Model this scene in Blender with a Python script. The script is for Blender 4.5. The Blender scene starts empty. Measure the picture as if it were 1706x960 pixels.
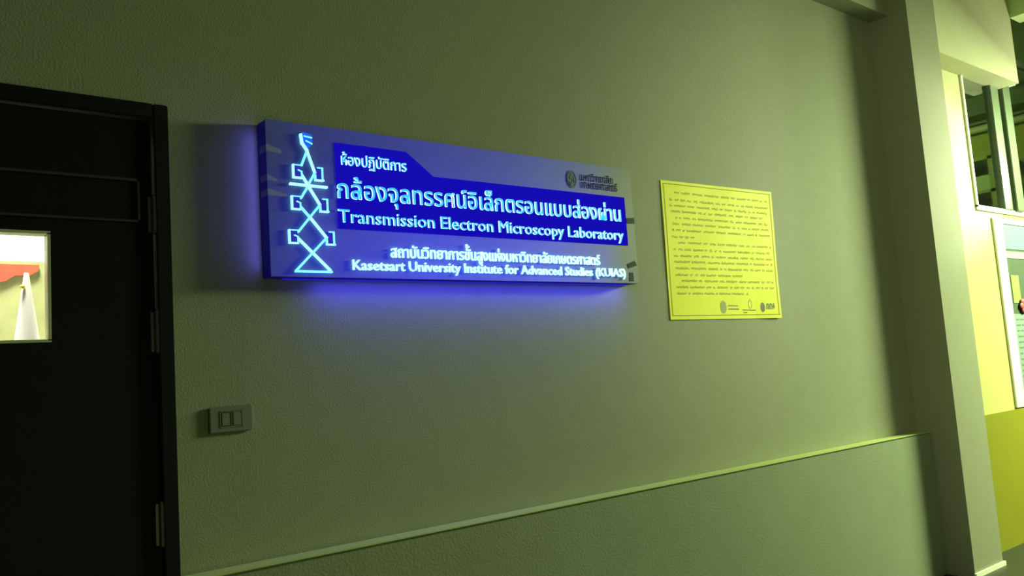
import bpy, bmesh, math, random
from mathutils import Vector, Matrix
PI = math.pi
S = bpy.context.scene
C = S.collection

# ------------------------------------------------------------ camera, world, lights, exposure
cam_d = bpy.data.cameras.new('camera'); cam = bpy.data.objects.new('camera', cam_d); C.objects.link(cam)
cam_d.sensor_fit = 'HORIZONTAL'; cam_d.sensor_width = 36; cam_d.lens = 36 * 1407.07 / 1706
cam_d.clip_start = .05; cam_d.clip_end = 100
r_ = Vector((.78251932, -.61881101, -.0688218)); u_ = Vector((-.00983573, -.12280673, .99238187)); f_ = Vector((.62254861, .77588107, .10218509))
M = Matrix((r_, u_, -f_)).transposed().to_4x4(); M.translation = Vector((0, -2.3, 1.205))
cam.matrix_world = M
S.camera = cam

wd = bpy.data.worlds.new('world'); S.world = wd; wd.use_nodes = True
wd.node_tree.nodes['Background'].inputs[0].default_value = (.50, .60, .52, 1)
wd.node_tree.nodes['Background'].inputs[1].default_value = .03

def light(name, kind, loc, target, power, color, size=None, size_y=None, spot=None, blend=.5):
    d = bpy.data.lights.new(name, kind); o = bpy.data.objects.new(name, d); C.objects.link(o)
    d.energy = power; d.color = color; o.location = loc
    v = Vector(target) - Vector(loc); o.rotation_euler = v.to_track_quat('-Z', 'Y').to_euler()
    if kind == 'AREA':
        d.shape = 'RECTANGLE'; d.size = size; d.size_y = size_y or size
    elif size: d.shadow_soft_size = size
    if spot: d.spot_size = math.radians(spot); d.spot_blend = blend
    return o
GREENISH = (.80, 1, .50)
light('corridor_lamp', 'AREA', (6.9, -1.68, 2.62), (6.05, -1.45, 0), 430, GREENISH, 1.0)
light('wall_lamp', 'SPOT', (6.45, -.60, 2.30), (5.32, -.08, 2.22), 190, (.94, 1, .72), .08, spot=50, blend=.55)
light('beam_lamp', 'SPOT', (6.45, -.72, 2.55), (5.6, -.1, 2.75), 65, (.92, 1, .62), .15, spot=150, blend=1)
light('column_fill', 'SPOT', (-.4, -3.4, 1.9), (4.6, -.1, 1.7), 260, (.9, 1, .55), .3, spot=42, blend=.9)  # unseen spot, added to fill the column's shaded left face
light('low_wall_fill', 'AREA', (.9, -3.2, .35), (.9, 0, .2), 5, (.80, 1, .28), 1.2, .4)  # unseen low panel, added to lift the lower left of the wall

S.view_settings.view_transform = 'Standard'; S.view_settings.look = 'None'
S.view_settings.gamma = 1; S.view_settings.use_curve_mapping = False
S.view_settings.exposure = 0.0

# ------------------------------------------------------------ helpers
def mat(name, col, rough=.6, emit=None, strength=1, metal=0, noise=0, nscale=30, bump=0, bscale=200, trans=0, alpha=1, spec=.5):
    m = bpy.data.materials.new(name); m.use_nodes = True; nt = m.node_tree; n = nt.nodes; b = n['Principled BSDF']
    b.inputs['Base Color'].default_value = (*col, 1); b.inputs['Roughness'].default_value = rough; b.inputs['Metallic'].default_value = metal
    b.inputs['Transmission Weight'].default_value = trans; b.inputs['Alpha'].default_value = alpha
    b.inputs['Specular IOR Level'].default_value = spec
    if emit: b.inputs['Emission Color'].default_value = (*emit, 1); b.inputs['Emission Strength'].default_value = strength
    if noise or bump:
        tc = n.new('ShaderNodeTexCoord')
    if noise:
        t = n.new('ShaderNodeTexNoise'); t.inputs['Scale'].default_value = nscale; t.inputs['Detail'].default_value = 6
        nt.links.new(tc.outputs['Object'], t.inputs['Vector'])
        mx = n.new('ShaderNodeMix'); mx.data_type = 'RGBA'
        mx.inputs['A'].default_value = (*[c * (1 - noise) for c in col], 1); mx.inputs['B'].default_value = (*[min(1, c * (1 + noise)) for c in col], 1)
        nt.links.new(t.outputs['Fac'], mx.inputs['Factor']); nt.links.new(mx.outputs['Result'], b.inputs['Base Color'])
    if bump:
        t = n.new('ShaderNodeTexNoise'); t.inputs['Scale'].default_value = bscale; t.inputs['Detail'].default_value = 4
        nt.links.new(tc.outputs['Object'], t.inputs['Vector'])
        bp = n.new('ShaderNodeBump'); bp.inputs['Strength'].default_value = bump; bp.inputs['Distance'].default_value = .004
        nt.links.new(t.outputs['Fac'], bp.inputs['Height']); nt.links.new(bp.outputs['Normal'], b.inputs['Normal'])
    return m

PAINT = mat('wall_paint', (.315, .33, .225), .7, spec=.2, noise=.07, nscale=9, bump=.3, bscale=170)
DADO = mat('dado_paint', (.27, .305, .20), .7, spec=.3, noise=.09, nscale=7, bump=.4, bscale=120)
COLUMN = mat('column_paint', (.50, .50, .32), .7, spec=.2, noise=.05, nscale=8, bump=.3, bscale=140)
YELLOW = mat('yellow_paint', (.44, .42, .15), .6, spec=.2, noise=.05, nscale=6, bump=.15)
YELLOW_D = mat('dark_yellow_paint', (.21, .20, .012), .6, spec=.2, noise=.08, nscale=6, bump=.15)
CEIL = mat('ceiling_paint', (.5, .6, .3), .8, noise=.05)
FLOOR = mat('floor_tile', (.018, .024, .014), .4, noise=.2, nscale=12)
DARKWOOD = mat('dark_wood', (.006, .0055, .0045), .6, spec=.15, noise=.4, nscale=20, bump=.1, bscale=60)
FRAMEWOOD = mat('dark_frame', (.006, .006, .010), .6, spec=.15, noise=.3, nscale=20)
STEEL = mat('hinge_steel', (.16, .165, .17), .5, metal=.7, noise=.1)
PLASTIC = mat('switch_plastic', (.17, .20, .16), .5, noise=.05)
WHITE = mat('white_frame', (.80, .82, .62), .5, noise=.03)
GLASS = mat('window_glass', (.8, .95, .85), .02, trans=1, noise=.01)
NAVY_EDGE = mat('sign_side', (.008, .006, .06), .5, emit=(.01, .006, .30), strength=.14, spec=.2, noise=.1)
LETTER_FACE = mat('letter_face', (.05, .3, .8), .4, emit=(.04, .50, 1.0), strength=1.0)
LETTER_SIDE = mat('letter_side', (.6, .9, 1), .4, emit=(.42, 1.0, .95), strength=1.8)
LETTER_WHITE = mat('letter_face_white', (.5, .8, 1), .4, emit=(.30, .85, 1.0), strength=1.5)
MARK = mat('mark_glow', (.3, .7, 1), .4, emit=(.16, .75, 1.0), strength=1.5)
INK = mat('sign_ink', (.008, .018, .07), .7, spec=.1)
TAPE = mat('clear_tape', (.62, .64, .95), .4, alpha=.3)
TAPE_D = mat('grey_tape', (.045, .055, .05), .7, spec=.2)
PAPER = mat('poster_paper', (.95, .97, .035), .6, spec=.2, noise=.05, nscale=5, bump=.1, bscale=20)
PRINT = mat('poster_ink', (.20, .225, .02), .7)
PRINT_D = mat('poster_dark_ink', (.05, .07, .04), .6)

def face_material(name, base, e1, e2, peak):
    """sign sheet with blue haze painted as emission: strongest low in the middle, fading to the right end"""
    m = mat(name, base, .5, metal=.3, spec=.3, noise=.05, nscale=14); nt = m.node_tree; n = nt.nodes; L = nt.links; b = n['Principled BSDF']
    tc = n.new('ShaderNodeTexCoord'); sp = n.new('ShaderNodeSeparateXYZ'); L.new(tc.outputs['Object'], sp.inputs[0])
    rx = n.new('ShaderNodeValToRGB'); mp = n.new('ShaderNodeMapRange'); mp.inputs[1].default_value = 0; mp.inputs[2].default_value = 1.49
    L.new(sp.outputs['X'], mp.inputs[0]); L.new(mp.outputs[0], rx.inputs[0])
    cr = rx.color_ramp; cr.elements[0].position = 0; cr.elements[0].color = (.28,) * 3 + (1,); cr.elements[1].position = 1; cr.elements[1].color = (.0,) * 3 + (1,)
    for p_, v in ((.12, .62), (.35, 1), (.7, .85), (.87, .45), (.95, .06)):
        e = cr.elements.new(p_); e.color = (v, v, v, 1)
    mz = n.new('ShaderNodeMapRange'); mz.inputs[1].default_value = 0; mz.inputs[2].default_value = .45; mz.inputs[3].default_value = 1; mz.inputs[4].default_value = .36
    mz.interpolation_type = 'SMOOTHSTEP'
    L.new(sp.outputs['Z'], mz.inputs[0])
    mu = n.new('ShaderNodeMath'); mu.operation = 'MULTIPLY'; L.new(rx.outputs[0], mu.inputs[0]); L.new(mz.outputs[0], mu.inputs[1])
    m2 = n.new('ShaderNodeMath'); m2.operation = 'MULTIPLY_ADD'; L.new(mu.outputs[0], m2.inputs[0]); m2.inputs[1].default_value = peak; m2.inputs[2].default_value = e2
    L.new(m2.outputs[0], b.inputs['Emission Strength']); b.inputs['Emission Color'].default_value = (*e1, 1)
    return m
SIGNFACE = face_material('sign_face', (.15, .165, .14), (.034, .022, 1), .0, .70)  # haze around the lit letters, painted into the face as glow
NAVY = mat('navy_panel', (.0, .0, .01), .8, spec=.0, emit=(.008, .004, .46), strength=.95)
BOXFILL = mat('lens_box_fill', (.01, .01, .08), .6, spec=.1, emit=(.030, .025, .42), strength=.9)

def link(name, me, m=None, parent=None):
    o = bpy.data.objects.new(name, me)
    if m: me.materials.append(m)
    C.objects.link(o)
    if parent: o.parent = parent; 
    return o
def from_bm(name, bm, m, parent=None):
    bmesh.ops.recalc_face_normals(bm, faces=bm.faces)
    me = bpy.data.meshes.new(name); bm.to_mesh(me); bm.free()
    return link(name, me, m, parent)
def bbox(bm, a, b, bev=0):
    x0, y0, z0 = a; x1, y1, z1 = b
    g = bmesh.ops.create_cube(bm, size=1)
    for v in g['verts']:
        v.co = Vector(((x0 + x1) / 2 + v.co.x * (x1 - x0), (y0 + y1) / 2 + v.co.y * (y1 - y0), (z0 + z1) / 2 + v.co.z * (z1 - z0)))
    if bev:
        es = list({e for v in g['verts'] for e in v.link_edges})
        bmesh.ops.bevel(bm, geom=es, offset=bev, segments=2, affect='EDGES')
def box(name, a, b, m, parent=None, bev=0):
    bm = bmesh.new(); bbox(bm, a, b, bev); return from_bm(name, bm, m, parent)
def prism(name, pts, y0, y1, m, parent=None):
    """polygon in x,z extruded from y0 (front) to y1"""
    bm = bmesh.new(); A = [bm.verts.new((x, y0, z)) for x, z in pts]; B = [bm.verts.new((x, y1, z)) for x, z in pts]
    bm.faces.new(A); bm.faces.new(B[::-1]); n = len(pts)
    for i in range(n): bm.faces.new((A[i], A[(i + 1) % n], B[(i + 1) % n], B[i]))
    return from_bm(name, bm, m, parent)
def bar_bm(bm, p, q, w, y0, y1):
    p = Vector(p); q = Vector(q); d = (q - p).normalized(); n = Vector((-d.y, d.x)) * w / 2; e = d * w * .4
    P = [p - e + n, p - e - n, q + e - n, q + e + n]
    A = [bm.verts.new((v.x, y0, v.y)) for v in P]; B = [bm.verts.new((v.x, y1, v.y)) for v in P]
    bm.faces.new(A); bm.faces.new(B[::-1])
    for i in range(4): bm.faces.new((A[i], A[(i + 1) % 4], B[(i + 1) % 4], B[i]))
def bar(name, p, q, w, y0, y1, m, parent):
    bm = bmesh.new(); bar_bm(bm, p, q, w, y0, y1); return from_bm(name, bm, m, parent)
def cyl_bm(bm, p, q, r, seg=16):
    p = Vector(p); q = Vector(q); d = q - p
    g = bmesh.ops.create_cone(bm, cap_ends=True, segments=seg, radius1=r, radius2=r, depth=d.length)
    R = d.to_track_quat('Z', 'Y').to_matrix().to_4x4(); R.translation = (p + q) / 2
    bmesh.ops.transform(bm, matrix=R, verts=g['verts'])
def cyl(name, p, q, r, m, parent=None, seg=16):
    bm = bmesh.new(); cyl_bm(bm, p, q, r, seg); return from_bm(name, bm, m, parent)
def thing(name, label, cat, loc, group=None):
    o = bpy.data.objects.new(name, None); C.objects.link(o); o.location = loc; o.empty_display_size = .05
    o['label'] = label; o['category'] = cat
    if group: o['group'] = group
    return o
def tag(o, label, cat, group=None):
    o['label'] = label; o['category'] = cat
    if group: o['group'] = group
    return o
def struct(o): o['kind'] = 'structure'; return o
def settle(root):
    """parts were modelled in world metres: keep them there under the moved empty"""
    T = Matrix.Translation(-Vector(root.location))
    done = set()
    for ch in [o for o in C.objects if o.parent is root]:
        if ch.type == 'MESH' and ch.data.name not in done: ch.data.transform(T); done.add(ch.data.name)
        for g in [o for o in C.objects if o.parent is ch]:
            if g.data.name not in done: g.data.transform(T); done.add(g.data.name)

# ------------------------------------------------------------ structure
WX = -2.2; CH = 3.6; YB = -.08; CR = 4.942          # wall start, ceiling height, right bay face, column right edge
DL, DR, DT = -.245, .686, 1.989                         # door frame outer edges
LZ, LP = .745, .075                                     # ledge height and projection
bm = bmesh.new()
bbox(bm, (WX, 0, 0), (DL, .18, CH)); bbox(bm, (DL, 0, DT), (DR, .18, CH)); bbox(bm, (DR, 0, 0), (4.6, .18, CH))
struct(from_bm('wall_back', bm, PAINT))
struct(box('trim_1', (DR + .004, -LP, 0), (4.6, 0, LZ), DADO, bev=.006))        # thick dado with the ledge on top
struct(box('trim_6', (DR + .004, -LP - .001, LZ), (4.6, 0, LZ + .005), mat('ledge_glare', (.50, .56, .22), .75, spec=.2, noise=.06), bev=.002))  # added thin strip: glare along the ledge top painted as paler colour
struct(box('trim_2', (DR + .1, -.11, 3.065), (4.6, 0, CH), PAINT))               # shallow beam over the wall
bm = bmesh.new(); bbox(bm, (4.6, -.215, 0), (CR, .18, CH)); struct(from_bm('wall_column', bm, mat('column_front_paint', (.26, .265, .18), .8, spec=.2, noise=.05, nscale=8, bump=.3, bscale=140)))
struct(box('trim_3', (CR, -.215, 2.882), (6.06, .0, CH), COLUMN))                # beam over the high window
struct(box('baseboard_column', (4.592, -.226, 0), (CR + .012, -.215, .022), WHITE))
struct(box('trim_4', (6.06, -2.6, 3.33), (6.22, -.215, CH), CEIL))               # cross beam
struct(box('floor', (WX, -5, -.1), (12, 6, 0), FLOOR))
bm = bmesh.new(); bbox(bm, (WX, -5, CH), (12, 6, CH + .1)); struct(from_bm('ceiling', bm, CEIL))
# right bay: yellow wall under the windows with a slightly darker lower part
bm = bmesh.new(); bbox(bm, (CR, YB, .78), (12, .1, 2.03)); bbox(bm, (CR, YB + .02, 2.915), (6.06, .1, CH))
struct(from_bm('wall_right_bay', bm, YELLOW))
struct(box('trim_7', (CR, YB, 2.03), (5.50, .1, 2.915), mat('jamb_paint', (.46, .45, .24), .7, spec=.2, noise=.04)))
struct(box('trim_5', (CR, YB - .012, 0), (12, .1, .78), YELLOW_D))
# window
w = bpy.data.objects.new('window_1', None); C.objects.link(w); w['kind'] = 'structure'
bm = bmesh.new()
bbox(bm, (5.497, YB - .012, 2.022), (9.5, YB + .05, 2.052)); bbox(bm, (5.497, YB - .012, 2.885), (6.11, YB + .05, 2.912))
bbox(bm, (5.497, YB - .012, 2.04), (5.518, YB + .05, 2.90))
from_bm('window_frame', bm, WHITE, w)
ALU = mat('window_aluminium', (.10, .14, .075), .45, noise=.05)
box('mullion', (5.90, YB - .02, 2.05), (6.02, YB + .03, 2.89), ALU, w, .004)
box('mullion', (6.07, YB - .03, 2.05), (6.19, YB + .03, CH), ALU, w, .004)
box('transom', (6.19, YB - .01, 3.12), (9.5, YB + .03, 3.16), ALU, w)
for x0, x1, z0, z1 in ((5.516, 5.905, 2.05, 2.89), (6.185, 9.5, 2.05, 3.125), (6.185, 9.5, 3.155, CH)):
    box('pane', (x0, YB + .006, z0), (x1, YB + .010, z1), GLASS, w)
w2 = struct(box('wall_interior', (9.0, .1, 0), (9.15, 6, CH), mat('store_wall', (.34, .38, .07), .8, noise=.15, nscale=3)))
struct(box('wall_rear', (4.9, 5.9, 0), (9.0, 6, CH), CEIL))

# ------------------------------------------------------------ store room seen through the high window
GREY = mat('pipe_grey', (.50, .55, .38), .4, noise=.05); DARKG = mat('dark_duct', (.05, .09, .04), .6, noise=.1)
BOARD = mat('shelf_board', (.30, .34, .09), .6, noise=.1); BOX = mat('pale_box', (.42, .52, .22), .7, noise=.08)
for z, y_, r, lab in ((3.41, 0, .028, 'upper thin grey pipe running under the dark duct behind the high window'), (3.33, .0, .035, 'lower grey pipe running above the shelf behind the high window'), (3.50, .0, .02, 'topmost thin grey pipe near the ceiling behind the high window')):
    tag(cyl('pipe', (8.93, .15, z), (8.93, 5.8, z), r, GREY), lab, 'pipe', 'pipes behind the high window')
tag(box('duct', (8.62, .15, 3.40), (8.84, 5.8, 3.58), DARKG), 'dark green duct under the ceiling behind the high window', 'duct')
sh = thing('shelf_unit', 'tall olive shelf unit standing behind the high window', 'shelf', (8.7, 1.3, 0))
for y0 in (.95, 1.42): box('upright', (8.55, y0, 0), (8.6, y0 + .05, 2.97), BOARD, sh)
for z0 in (.4, 1.0, 1.7, 2.3, 2.62, 2.94): box('shelf_board', (8.55, .95, z0), (8.98, 1.47, z0 + .03), BOARD, sh)
settle(sh)
tag(box('storage_box', (8.6, 1.01, 2.651), (8.95, 1.38, 2.80), BOX, bev=.005), 'pale green box lying on the upper shelf behind the high window', 'box')
light('store_lamp', 'AREA', (7.2, 2.2, 3.5), (8.9, 1.2, 2.6), 30, (.8, 1, .35), .4)
t = thing('tube_light', 'short bright tube lamp high behind the glass at the right edge', 'lamp', (8.8, .85, 3.30))
cyl('tube', (8.5, .66, 3.56), (8.5, .84, 3.56), .014, mat('tube_glow', (1, 1, .9), .4, emit=(.9, 1, .7), strength=1.6), t, 12)
box('housing', (8.48, .64, 3.572), (8.52, .86, 3.5995), WHITE, t); settle(t)

# ------------------------------------------------------------ notice board on the yellow wall
nb = thing('notice_board', 'white framed notice board on the yellow wall right of the column', 'notice board', (6.6, YB, 1.38))
bx0, bz0, bz1 = 5.70, .79, 1.985
box('backing', (bx0 + .05, YB - .008, bz0 + .05), (7.55, YB - .0005, bz1 - .03), mat('board_backing', (.03, .055, .025), .7, noise=.3, nscale=15), nb)
bm = bmesh.new()
FD = .014
bbox(bm, (bx0, YB - FD, bz0 + .06), (bx0 + .125, YB - .001, bz1 - .03)); bbox(bm, (7.5, YB - FD, bz0 + .06), (7.6, YB - .001, bz1 - .03))
bbox(bm, (bx0, YB - FD, bz1 - .03), (7.6, YB - .001, bz1)); bbox(bm, (bx0, YB - FD, bz0), (7.6, YB - .001, bz0 + .06))
from_bm('frame', bm, WHITE, nb); settle(nb)
def sheet(name, x0, x1, z0, z1, m, label, cat='paper', y=YB - .010):
    return tag(box(name, (x0, y - .0012, z0), (x1, y - .0002, z1), m), label, cat)
sheet('paper_sheet', bx0 + .13, 6.9, 1.79, 1.95, mat('blue_sheet', (.11, .22, .24), .6, noise=.1), 'pale blue sheet at the top of the notice board')
sheet('paper_strip', bx0 + .13, 6.9, 1.73, 1.775, mat('pale_strip', (.26, .36, .26), .6), 'pale green paper strip under the blue sheet on the notice board', y=YB-.011)
sheet('printed_sheet', bx0 + .13, 6.9, .87, 1.37, mat('grey_sheet', (.17, .22, .20), .6, noise=.1), 'large grey printed sheet at the bottom of the notice board')
sheet('card', bx0 + .16, 5.98, 1.44, 1.62, mat('green_card', (.20, .25, .06), .6), 'yellow green card between the dark area and the grey sheet')
fl = thing('paper_flower', 'pink paper flower pinned beside the green card on the notice board', 'flower', (5.99, YB - .02, 1.42))
PINK = mat('pink_paper', (.35, .05, .07), .6, noise=.2)
for k in range(6):
    bm = bmesh.new(); a = k * PI / 3
    bmesh.ops.create_icosphere(bm, subdivisions=2, radius=.028, matrix=Matrix.Translation((5.99 + .04 * math.cos(a), YB - .022, 1.42 + .03 * math.sin(a))) @ Matrix.Diagonal((1.1, .35, .8, 1)))
    from_bm('petal', bm, PINK, fl)
settle(fl)
bm = bmesh.new(); rnd = random.Random(3)
for k in range(12):
    z = 1.33 - k * .036; x = bx0 + .16
    while x < 6.8:
        l = rnd.uniform(.03, .09); bbox(bm, (x, YB - .0124, z), (x + l, YB - .0112, z + .009)); x += l + .02
o = from_bm('print_line', bm, mat('grey_ink', (.09, .12, .13), .6), bpy.data.objects['printed_sheet']); o['kind'] = 'stuff'

# ------------------------------------------------------------ door with vision panel
d = struct(thing('door_1', 'x', 'x', (0, 0, 0))); del d['label']; del d['category']
bm = bmesh.new()
bbox(bm, (DL, -.022, 0), (DL + .042, .16, DT), .003); bbox(bm, (DR - .038, -.022, 0), (DR, .16, DT), .003); bbox(bm, (DL + .042, -.022, DT - .042), (DR - .038, .16, DT), .003)
from_bm('door_frame', bm, FRAMEWOOD, d)
vx0, vx1, vz0, vz1 = .03, .3985, 1.3645, 1.629
y0, y1 = -.006, .036
bm = bmesh.new()
l0, l1, lt = DL + .045, DR - .042, DT - .046
for a, b in (((l0, 0.008), (vx0, lt)), ((vx1, 0.008), (l1, lt)), ((vx0, .008), (vx1, vz0)), ((vx0, vz1), (vx1, lt))):
    bbox(bm, (a[0], y0, a[1]), (b[0], y1, b[1]))
leaf = from_bm('door_leaf', bm, DARKWOOD, d)
bm = bmesh.new()      # raised border of the upper panel
BORD = mat('panel_border', (.022, .020, .017), .6, noise=.1)
for a, b in (((-.17, 1.776), (.612, 1.783)), ((-.17, 1.667), (.612, 1.673)), ((.606, 1.667), (.612, 1.783)), ((-.17, 1.667), (-.164, 1.783))):
    bbox(bm, (a[0], y0 - .005, a[1]), (b[0], y0 - .0005, b[1]))
from_bm('panel_border', bm, BORD, leaf)
bm = bmesh.new()      # bead around the pane
BEAD = mat('glazing_bead', (.55, .55, .35), .4)
for a, b in (((vx0 - .004, vz0 - .004), (vx1 + .004, vz0 + .003)), ((vx0 - .004, vz1 - .003), (vx1 + .004, vz1 + .004)), ((vx0 - .004, vz0), (vx0 + .003, vz1)), ((vx1 - .003, vz0), (vx1 + .004, vz1))):
    bbox(bm, (a[0], y0 - .002, a[1]), (b[0], y1, b[1]))
from_bm('glazing_bead', bm, BEAD, leaf)
box('pane', (vx0, .012, vz0), (vx1, .016, vz1), mat('door_glass', (1, 1, .97), .02, trans=1), leaf)
for za, zb in ((1.643, 1.737), (1.328, 1.431), (.838, .941), (.25, .35)):
    bm = bmesh.new(); cyl_bm(bm, (l1 + .002, -.014, za), (l1 + .002, -.014, zb), .0065, 10)
    for z in (za, zb):
        bmesh.ops.create_icosphere(bm, subdivisions=1, radius=.0075, matrix=Matrix.Translation((l1 + .002, -.014, z)))
    bbox(bm, (l1 - .012, -.0085, za), (l1 + .012, -.0062, zb))
    from_bm('hinge', bm, STEEL, d)
# lit lab behind the pane
LAB = mat('lab_white', (.85, .85, .78), .8, noise=.02)
struct(box('wall_lab', (-1.5, .95, 0), (1.6, 1.0, 2.6), LAB)); struct(box('wall_lab_side', (1.6, .18, 0), (1.65, 1.0, 2.6), LAB))
struct(box('ceiling_lab', (-1.5, .18, 2.6), (1.65, 1.0, 2.65), LAB))
light('lab_lamp', 'AREA', (.35, .36, 2.3), (.42, .7, 1.3), 34, (1, 1, .80), .2)
tk = thing('lab_bench', 'pale green lab bench top seen low through the lit door pane', 'bench', (.4, .6, 1.35))
box('worktop', (-.6, .36, 1.33), (1.3, .90, 1.36), LAB, tk); box('cabinet', (-.55, .40, 0.002), (1.25, .88, 1.33), LAB, tk); settle(tk)
PG = mat('pale_green_board', (.26, .28, .13), .8, noise=.25, nscale=22)
tag(box('green_board', (.1, .70, 1.361), (.56, .712, 1.665), PG), 'mottled pale green board behind the white cone in the lit door pane', 'board')
RED = mat('red_card', (.36, .06, .03), .8, noise=.3, nscale=25)
tag(prism('red_card', [(.2, 1.655), (.492, 1.652), (.488, 1.632), (.465, 1.618), (.425, 1.618), (.40, 1.60), (.36, 1.590), (.2, 1.592)], .685, .697, RED), 'red torn-edged card across the top of the lit door pane', 'card')
bm = bmesh.new()
bmesh.ops.create_cone(bm, cap_ends=True, segments=40, radius1=.036, radius2=.006, depth=.225, matrix=Matrix.Translation((.412, .40, 1.361 + .1125)))
cn = from_bm('paper_cone', bm, mat('white_card', (.95, .95, .95), .6)); tag(cn, 'tall white cone standing behind the lit door pane', 'cone')
bm = bmesh.new(); bmesh.ops.create_icosphere(bm, subdivisions=2, radius=.0075, matrix=Matrix.Translation((.4, .387, 1.545)) @ Matrix.Diagonal((1, .7, .8, 1)))
from_bm('yellow_sticker', bm, mat('sticker', (.9, .75, .05), .5), cn)

# ------------------------------------------------------------ light switch
sw = thing('light_switch', 'grey wall switch plate beside the dark door', 'switch', (.832, 0, 1.138))
box('plate', (.774, -.011, 1.103), (.891, -.0003, 1.174), PLASTIC, sw, .003)
bm = bmesh.new()
for a, b in (((.802, 1.117), (.864, 1.119)), ((.802, 1.160), (.864, 1.162)), ((.802, 1.117), (.804, 1.162)), ((.862, 1.117), (.864, 1.162))):
    bbox(bm, (a[0], -.0125, a[1]), (b[0], -.0105, b[1]))
from_bm('plate_rim', bm, PLASTIC, sw)
SWD = mat('switch_dark', (.10, .11, .08), .4)
bm = bmesh.new(); bbox(bm, (.806, -.0135, 1.121), (.829, -.0105, 1.158), .0015); from_bm('rocker', bm, PLASTIC, sw)
bm = bmesh.new(); bbox(bm, (.8315, -.0125, 1.121), (.834, -.0105, 1.158)); from_bm('rocker_gap', bm, SWD, sw)
bm = bmesh.new(); bbox(bm, (.837, -.013, 1.121), (.860, -.0105, 1.158), .0015); from_bm('rocker', bm, PLASTIC, sw)
settle(sw)

# ------------------------------------------------------------ illuminated sign
SX0, SX1, SZ0, SZ1, SF = .9405, 2.429, 1.5245, 1.976, -.062
sg = thing('illuminated_sign', 'long blue-lit laboratory sign box with glowing Thai and English letters on the wall', 'sign', (SX0, 0, SZ0))
bm = bmesh.new(); bbox(bm, (SX0, SF + .004, SZ0), (SX1, -.003, SZ1), .0015); from_bm('sign_box', bm, NAVY_EDGE, sg)
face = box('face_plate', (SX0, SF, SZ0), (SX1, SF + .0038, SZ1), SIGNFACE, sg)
prism('navy_panel', [(1.153, 1.9325), (1.4023, 1.9315), (1.5006, 1.860), (2.384, 1.860), (2.384, 1.671), (1.153, 1.671)], SF - .002, SF - .0002, NAVY, sg)
FY = SF - .0022
MARKS = 'ัิีึืฺุู็่้๊๋์ํ'; TONES = '่้๊๋์็'; UPPER = 'ัิีึืํ'
def glyph_mesh(s, res=2, bold=0.0, ext=0.04):
    cu = bpy.data.curves.new('glyph', 'FONT'); cu.body = s; cu.resolution_u = res; cu.extrude = ext; cu.offset = bold
    o = bpy.data.objects.new('glyph', cu); C.objects.link(o); bpy.context.view_layer.update()
    me = bpy.data.meshes.new_from_object(o.evaluated_get(bpy.context.evaluated_depsgraph_get()))
    bpy.data.objects.remove(o); bpy.data.curves.remove(cu)
    return me
def ext_x(me): xs = [v.co.x for v in me.vertices]; return (min(xs), max(xs)) if xs else (0, 0)
_adv = {}
def advance(s):
    if s not in _adv:
        a = ext_x(glyph_mesh('|' + s + '|', ext=0)); b = ext_x(glyph_mesh('||', ext=0)); _adv[s] = (a[1] - a[0]) - (b[1] - b[0])
    return _adv[s]
def clusters(s):
    out = []
    for ch in s:
        if ch in MARKS and out: out[-1] += ch
        else: out.append(ch)
    return out
_cache = {}
def cluster_mesh(s, bold):
    k = (s, bold)
    if k in _cache: return _cache[k]
    tone = None; base = s
    if len(s) > 2 and s[-1] in TONES and any(c in UPPER for c in s[:-1]): tone = s[-1]; base = s[:-1]
    bm = bmesh.new(); bm.from_mesh(glyph_mesh(base, bold=bold))
    if tone:
        n0 = len(bm.verts); me = glyph_mesh(s[0] + tone, bold=bold); m2 = glyph_mesh(s[0], bold=bold)
        cut = max(v.co.y for v in m2.vertices) + .02
        b2 = bmesh.new(); b2.from_mesh(me)
        bmesh.ops.delete(b2, geom=[v for v in b2.verts if v.co.y < cut], context='VERTS')
        for v in b2.verts: v.co.y += .20
        tmp = bpy.data.meshes.new('t'); b2.to_mesh(tmp); b2.free(); bm.from_mesh(tmp)
    _cache[k] = bm; return bm
def text_line(text, x0, x1, z, size, face_m, side_m, name='letter', depth=.006, bold=.0, parent=sg, spans=None):
    cl = clusters(text); adv = [advance(c) if c != ' ' else .26 for c in cl]
    sx = (x1 - x0) / sum(adv); x = x0
    for c, a in zip(cl, adv):
        if c != ' ':
            bm = cluster_mesh(c, bold).copy()
            zs = max(v.co.z for v in bm.verts) or 1
            fm = []
            for v in bm.verts:
                v.co = Vector((x + v.co.x * sx, FY - (depth if v.co.z > 0 else 0), z + v.co.y * size))
            bm.normal_update()
            me = bpy.data.meshes.new(name); me.materials.append(face_m); me.materials.append(side_m)
            for f in bm.faces: f.material_index = 0 if abs(f.normal.y) > .7 else 1
            bm.to_mesh(me); bm.free()
            link(name, me, None, parent)
        x += a * sx
text_line('ห้องปฏิบัติการ', 1.168, 1.400, 1.866, .048, LETTER_FACE, LETTER_SIDE, bold=.0)
text_line('กล้องจุลทรรศน์อิเล็กตรอนแบบส่องผ่าน', 1.149, 2.358, 1.7635, .080, LETTER_FACE, LETTER_SIDE, bold=.006)
text_line('Transmission Electron Microscopy Laboratory', 1.152, 2.358, 1.690, .0570, LETTER_FACE, LETTER_SIDE, bold=.0)
text_line('สถาบันวิทยาการขั้นสูงแห่งมหาวิทยาลัยเกษตรศาสตร์', 1.323, 2.221, 1.590, .0500, LETTER_WHITE, LETTER_SIDE, bold=.008)
text_line('Kasetsart University Institute for Advanced Studies (KUIAS)', 1.189, 2.355, 1.548, .0440, LETTER_WHITE, LETTER_SIDE, bold=.006)
text_line('มหาวิทยาลัย', 2.156, 2.330, 1.909, .040, INK, INK, 'printed_letter', .0004, bold=.012)
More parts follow.
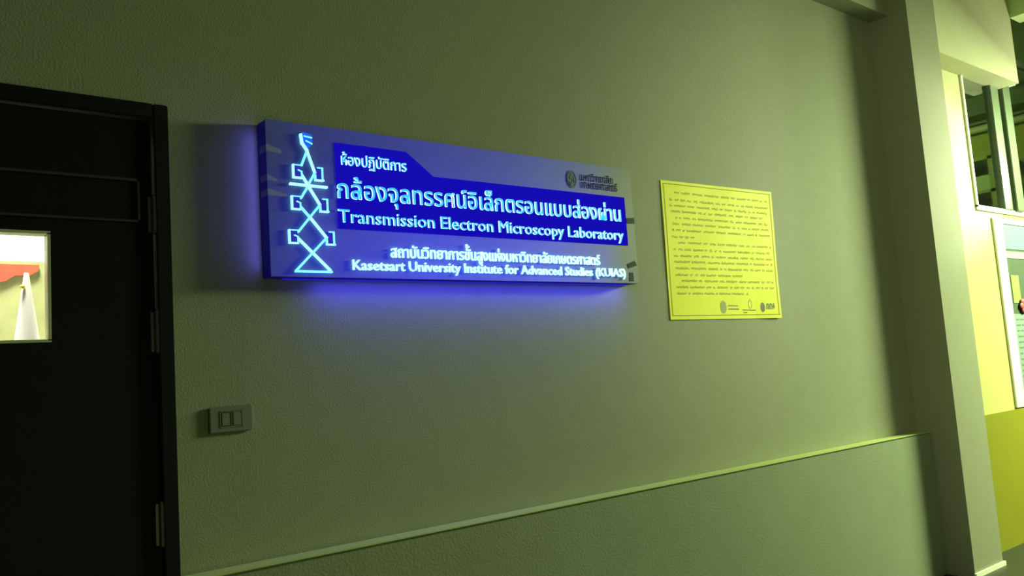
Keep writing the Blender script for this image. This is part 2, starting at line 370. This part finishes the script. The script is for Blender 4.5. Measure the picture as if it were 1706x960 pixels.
text_line('เกษตรศาสตร์', 2.156, 2.350, 1.881, .040, INK, INK, 'printed_letter', .0004, bold=.014)
# round emblem
def ellipse(cx, cz, rx, rz, n=28): return [(cx + rx * math.cos(2 * PI * k / n), cz + rz * math.sin(2 * PI * k / n)) for k in range(n)]
em = prism('emblem', ellipse(2.112, 1.9085, .026, .034), SF - .0016, SF - .0002, mat('emblem_blue', (.04, .09, .30), .5), sg)
INK2 = mat('emblem_pale', (.07, .11, .26), .6)
bm = bmesh.new(); P = ellipse(2.112, 1.9085, .021, .028); 
for i in range(len(P)): bar_bm(bm, P[i], P[(i + 1) % len(P)], .0015, SF - .0024, SF - .0018)
for p_, q_ in (((2.112, 1.93), (2.103, 1.912)), ((2.103, 1.912), (2.118, 1.905)), ((2.118, 1.905), (2.108, 1.89)), ((2.121, 1.92), (2.124, 1.897)), ((2.1, 1.9), (2.106, 1.886))): bar_bm(bm, p_, q_, .003, SF - .0024, SF - .0018)
from_bm('emblem_ring', bm, INK2, em)
# ray diagram mark: crossing beams between lens boxes
G0, G1 = FY - .006, SF - .0002
beams = [((1.0621, 1.8954), (1.043, 1.850)), ((1.0621, 1.8954), (1.084, 1.832)), ((1.043, 1.821), (1.0612, 1.7935)), ((1.084, 1.832), (1.0612, 1.7935)),
         ((1.0612, 1.7905), (1.0371, 1.7528)), ((1.0612, 1.7905), (1.0954, 1.7372)), ((1.0344, 1.7278), (1.0628, 1.6974)), ((1.0954, 1.7372), (1.0243, 1.6535)),
         ((1.0628, 1.6974), (1.1118, 1.6402)), ((1.0235, 1.634), (1.1180, 1.5450)), ((1.1118, 1.6402), (1.014, 1.5425))]
for k, (p_, q_) in enumerate(beams): bar('beam_line', p_, q_, .0056 if k in (1, 2, 5, 8, 9) else .0048, G0 - .0001 * k, G1, LETTER_WHITE if k in (1, 2, 5, 8, 9) else MARK, sg)
bar('beam_line', (1.012, 1.5395), (1.122, 1.5395), .0055, G0 - .0013, G1, MARK, sg)
bar('beam_line', (1.0065, 1.7925), (1.1185, 1.7910), .0062, G0 - .0014, G1, LETTER_WHITE, sg)
bar('beam_line', (1.0443, 1.9413), (1.0470, 1.917), .0062, G0 - .0015, G1, LETTER_WHITE, sg)
bar('beam_line', (1.0470, 1.917), (1.0621, 1.8965), .0058, G0 - .0016, G1, LETTER_WHITE, sg)
DIM = mat('dim_blue_glow', (.02, .1, .6), .4, emit=(.01, .13, .95), strength=.75)
prism('source_cap', [(1.050, 1.951), (1.078, 1.946), (1.080, 1.921), (1.070, 1.906), (1.060, 1.911), (1.050, 1.927)], FY - .003, G1, DIM, sg)
bar('source_stripe', (1.055, 1.9385), (1.078, 1.936), .0035, FY - .005, G1, MARK, sg)
bar('source_stripe', (1.060, 1.925), (1.078, 1.918), .0030, FY - .0052, G1, MARK, sg)
for cx, cz, left in ((1.029, 1.831, 1), (1.097, 1.8285, 0), (1.021, 1.738, 1), (1.1085, 1.736, 0), (1.009, 1.639, 1), (1.1245, 1.639, 0)):
    w_, h_ = .0125, .0185
    lb = prism('lens_box', [(cx - w_, cz - h_), (cx + w_, cz - h_), (cx + w_, cz + h_), (cx - w_, cz + h_)], FY - .003, G1, BOXFILL, sg)
    e = .0042
    xa, xb, za, zb = cx - w_, cx + w_, cz - h_, cz + h_
    bar('outline', (xa, za), (xb, za), e, FY - .0075, G1, LETTER_WHITE, lb)
    if left:
        bar('outline', (xa, za), (xa, zb), e, FY - .0076, G1, LETTER_WHITE, lb); bar('outline', (xa, zb), (xb, zb), .0025, FY - .0077, G1, MARK, lb)
        bar('outline', (xb, za), (xb, cz), .003, FY - .0078, G1, MARK, lb); bar('outline', (xb, cz), (cx + .002, cz + .004), .0025, FY - .0079, G1, MARK, lb)
    else:
        bar('outline', (xb - .003, za), (xb - .003, zb), e, FY - .0076, G1, MARK, lb); bar('outline', (cx - .004, zb), (xb - .003, zb), .003, FY - .0077, G1, MARK, lb)
        bar('outline', (xa, za), (xa, cz - .004), .0025, FY - .0078, G1, MARK, lb)
# tape pieces folded round the edges
def tape(pts_front, m, nm='tape_piece'):
    prism(nm, pts_front, SF - .0012, SF - .0003, m, sg)
for z, h, l in ((1.893, .020, .045), (1.808, .016, .028), (1.765, .018, .055)):
    bm = bmesh.new()
    bbox(bm, (SX0 - .001, SF - .001, z - h / 2), (SX0 - .0002, -.015, z + h / 2)); P = [(SX0, z + h / 2), (SX0 + l, z + h / 2 - .012), (SX0 + l, z - h / 2 - .004), (SX0, z - h / 2)]
    A = [bm.verts.new((x, SF - .001, zz)) for x, zz in P]; B = [bm.verts.new((x, SF - .0003, zz)) for x, zz in P]
    bm.faces.new(A); bm.faces.new(B[::-1])
    for i in range(4): bm.faces.new((A[i], A[(i + 1) % 4], B[(i + 1) % 4], B[i]))
    from_bm('tape_piece', bm, TAPE, sg)
tape([(2.388, 1.779), (SX1 + .002, 1.783), (SX1 + .002, 1.760), (2.388, 1.758)], TAPE_D)
tape([(2.370, 1.598), (2.414, 1.612), (2.424, 1.594), (2.376, 1.581)], TAPE_D)
tape([(2.380, 1.566), (2.400, 1.566), (2.400, 1.532), (2.376, 1.532)], TAPE_D)
# LED strips of the box: underside and left flank
LEDM = mat('led_strip', (.1, .1, .8), .4, emit=(.02, .01, 1), strength=.35)
box('led_strip', (SX0 + .05, -.030, SZ0 - .0035), (SX1 - .03, -.012, SZ0 - .0003), LEDM, sg)
settle(sg)
light('sign_under_light', 'AREA', (1.74, -.045, SZ0 - .006), (1.74, -.01, 1.3), 2.6, (.05, .045, 1), 1.3, .05)
light('sign_side_light', 'AREA', (SX0 - .004, -.030, 1.75), (.7, .02, 1.75), .20, (.14, .12, 1), .02, .4)

# ------------------------------------------------------------ yellow poster
PC = [(2.6757, 1.9706), (3.4573, 1.9830), (3.4320, 1.3824), (2.6623, 1.3845)]   # TL TR BR BL
def pmap(u, v, off=0):
    a = Vector(PC[0]).lerp(Vector(PC[1]), u); b = Vector(PC[3]).lerp(Vector(PC[2]), u); p_ = a.lerp(b, v)
    y = -.003 - .006 * max(0, u - .75) * 4 * v ** 2 - .0015 * math.sin(u * 7 + v * 4) ** 2
    return Vector((p_.x, y - off, p_.y))
po = thing('poster', 'bright yellow printed poster with thin border taped right of the sign', 'poster', (3.06, 0, 1.68))
bm = bmesh.new(); NU, NV = 24, 18
G = [[[bm.verts.new(pmap(i / NU, j / NV, k)) for j in range(NV + 1)] for i in range(NU + 1)] for k in (0, -.0008)]
for i in range(NU):
    for j in range(NV):
        for k in (0, 1): bm.faces.new((G[k][i][j], G[k][i + 1][j], G[k][i + 1][j + 1], G[k][i][j + 1]))
for i in range(NU):
    for j in (0, NV): bm.faces.new((G[0][i][j], G[0][i + 1][j], G[1][i + 1][j], G[1][i][j]))
for j in range(NV):
    for i in (0, NU): bm.faces.new((G[0][i][j], G[0][i][j + 1], G[1][i][j + 1], G[1][i][j]))
from_bm('paper', bm, PAPER, po)
def ribbon(bm, u0, v0, u1, v1, hw, off=.0007, n=1):
    """flat printed stroke from (u0,v0) to (u1,v1), half width hw metres"""
    d = Vector(((u1 - u0) * .78, (v1 - v0) * .6)); 
    if d.length < 1e-6: return
    d.normalize(); nu, nv = -d.y * hw / .78, d.x * hw / .6
    prev = None
    for k in range(n + 1):
        t = k / n; u = u0 + (u1 - u0) * t; v = v0 + (v1 - v0) * t
        a = bm.verts.new(pmap(u + nu, v + nv, off)); b = bm.verts.new(pmap(u - nu, v - nv, off))
        if prev: bm.faces.new((prev[0], a, b, prev[1]))
        prev = (a, b)
bm = bmesh.new()
for a in (((.016, .022), (.992, .022)), ((.978, .022), (.978, .968)), ((.988, .972), (.022, .972)), ((.02, .022), (.02, .972))): ribbon(bm, *a[0], *a[1], .0015, n=24)
from_bm('border_line', bm, PRINT, po)
rnd = random.Random(7)
lines = [(1.928, .105, .955), (1.896, .062, .955), (1.871, .06, .955), (1.8457, .068, .895), (1.8186, .10, .955), (1.792, .075, .955), (1.765, .065, .955), (1.736, .062, .25),
         (1.712, .11, .955), (1.682, .068, .955), (1.655, .066, .955), (1.629, .068, .955), (1.602, .072, .955), (1.5735, .068, .66), (1.5477, .115, .955), (1.521, .068, .955), (1.494, .072, .70)]
for li, (z, ua, ub) in enumerate(lines):
    v = (1.9775 - z) / .5935; bm = bmesh.new(); u = ua
    while u < ub - .01:
        wl = min(rnd.uniform(.03, .13) if rnd.random() < .6 else rnd.uniform(.015, .04), ub - u)
        if li == 4 and .50 < u < .57: u = .575; continue
        n = max(2, int(wl / .0095)); h = .0035 / .6
        for k in range(n):                      # word-like run of small strokes
            uu = u + wl * k / n; jit = rnd.uniform(-.2, .2) * h; tall = rnd.random()
            ribbon(bm, uu, v + h, uu + .0012, v - h * (1.9 if tall > .8 else 1) + jit, .0011)
            ribbon(bm, uu, v + (h if tall > .5 else -h * .8), uu + wl / n * .8, v + (h * .7 if tall > .5 else -h) + jit, .0009)
        u += wl + rnd.uniform(.012, .022)
    o = from_bm('text_line', bm, PRINT, po)
def uv_of(x, z): return ((x - 2.669) / .775, (1.9775 - z) / .5935)
def pr(pts, hw, m, nm):
    bm = bmesh.new()
    for (a, b, c, d_) in pts: ribbon(bm, *uv_of(a, b), *uv_of(c, d_), hw)
    return from_bm(nm, bm, m, po)
bm = bmesh.new()
cx, cz = 3.022, 1.436
vs = [bm.verts.new(pmap(*uv_of(x, z), .0007)) for x, z in ellipse(cx, cz, .021, .028)]; bm.faces.new(vs); from_bm('printed_emblem', bm, mat('emblem_olive', (.28, .33, .06), .6), po)
pr([(3.055, 1.442, 3.125, 1.441)], .0022, PRINT, 'printed_caption'); pr([(3.058, 1.427, 3.130, 1.426)], .0032, mat('print_mid', (.16, .19, .03), .6), 'printed_caption')
E_ = ellipse(3.215, 1.447, .013, .018, 14)
pr([(*E_[i], *E_[(i + 1) % 14]) for i in range(14)] + [(3.215, 1.468, 3.215, 1.474)], .0011, PRINT, 'printed_emblem')
pr([(3.155, 1.423, 3.255, 1.421), (3.162, 1.411, 3.19, 1.411)], .0022, PRINT, 'printed_caption')
bm = bmesh.new(); vs = [bm.verts.new(pmap(*uv_of(x, z), .0007)) for x, z in ellipse(3.308, 1.434, .016, .022, 20)]; bm.faces.new(vs); from_bm('printed_emblem', bm, PRINT_D, po)
pr([(3.338, 1.425, 3.340, 1.448), (3.340, 1.448, 3.352, 1.448), (3.352, 1.448, 3.352, 1.425), (3.364, 1.425, 3.364, 1.450), (3.364, 1.450, 3.378, 1.446), (3.378, 1.446, 3.378, 1.425), (3.390, 1.427, 3.392, 1.452), (3.385, 1.438, 3.398, 1.438)], .0032, PRINT_D, 'printed_caption')
settle(po)
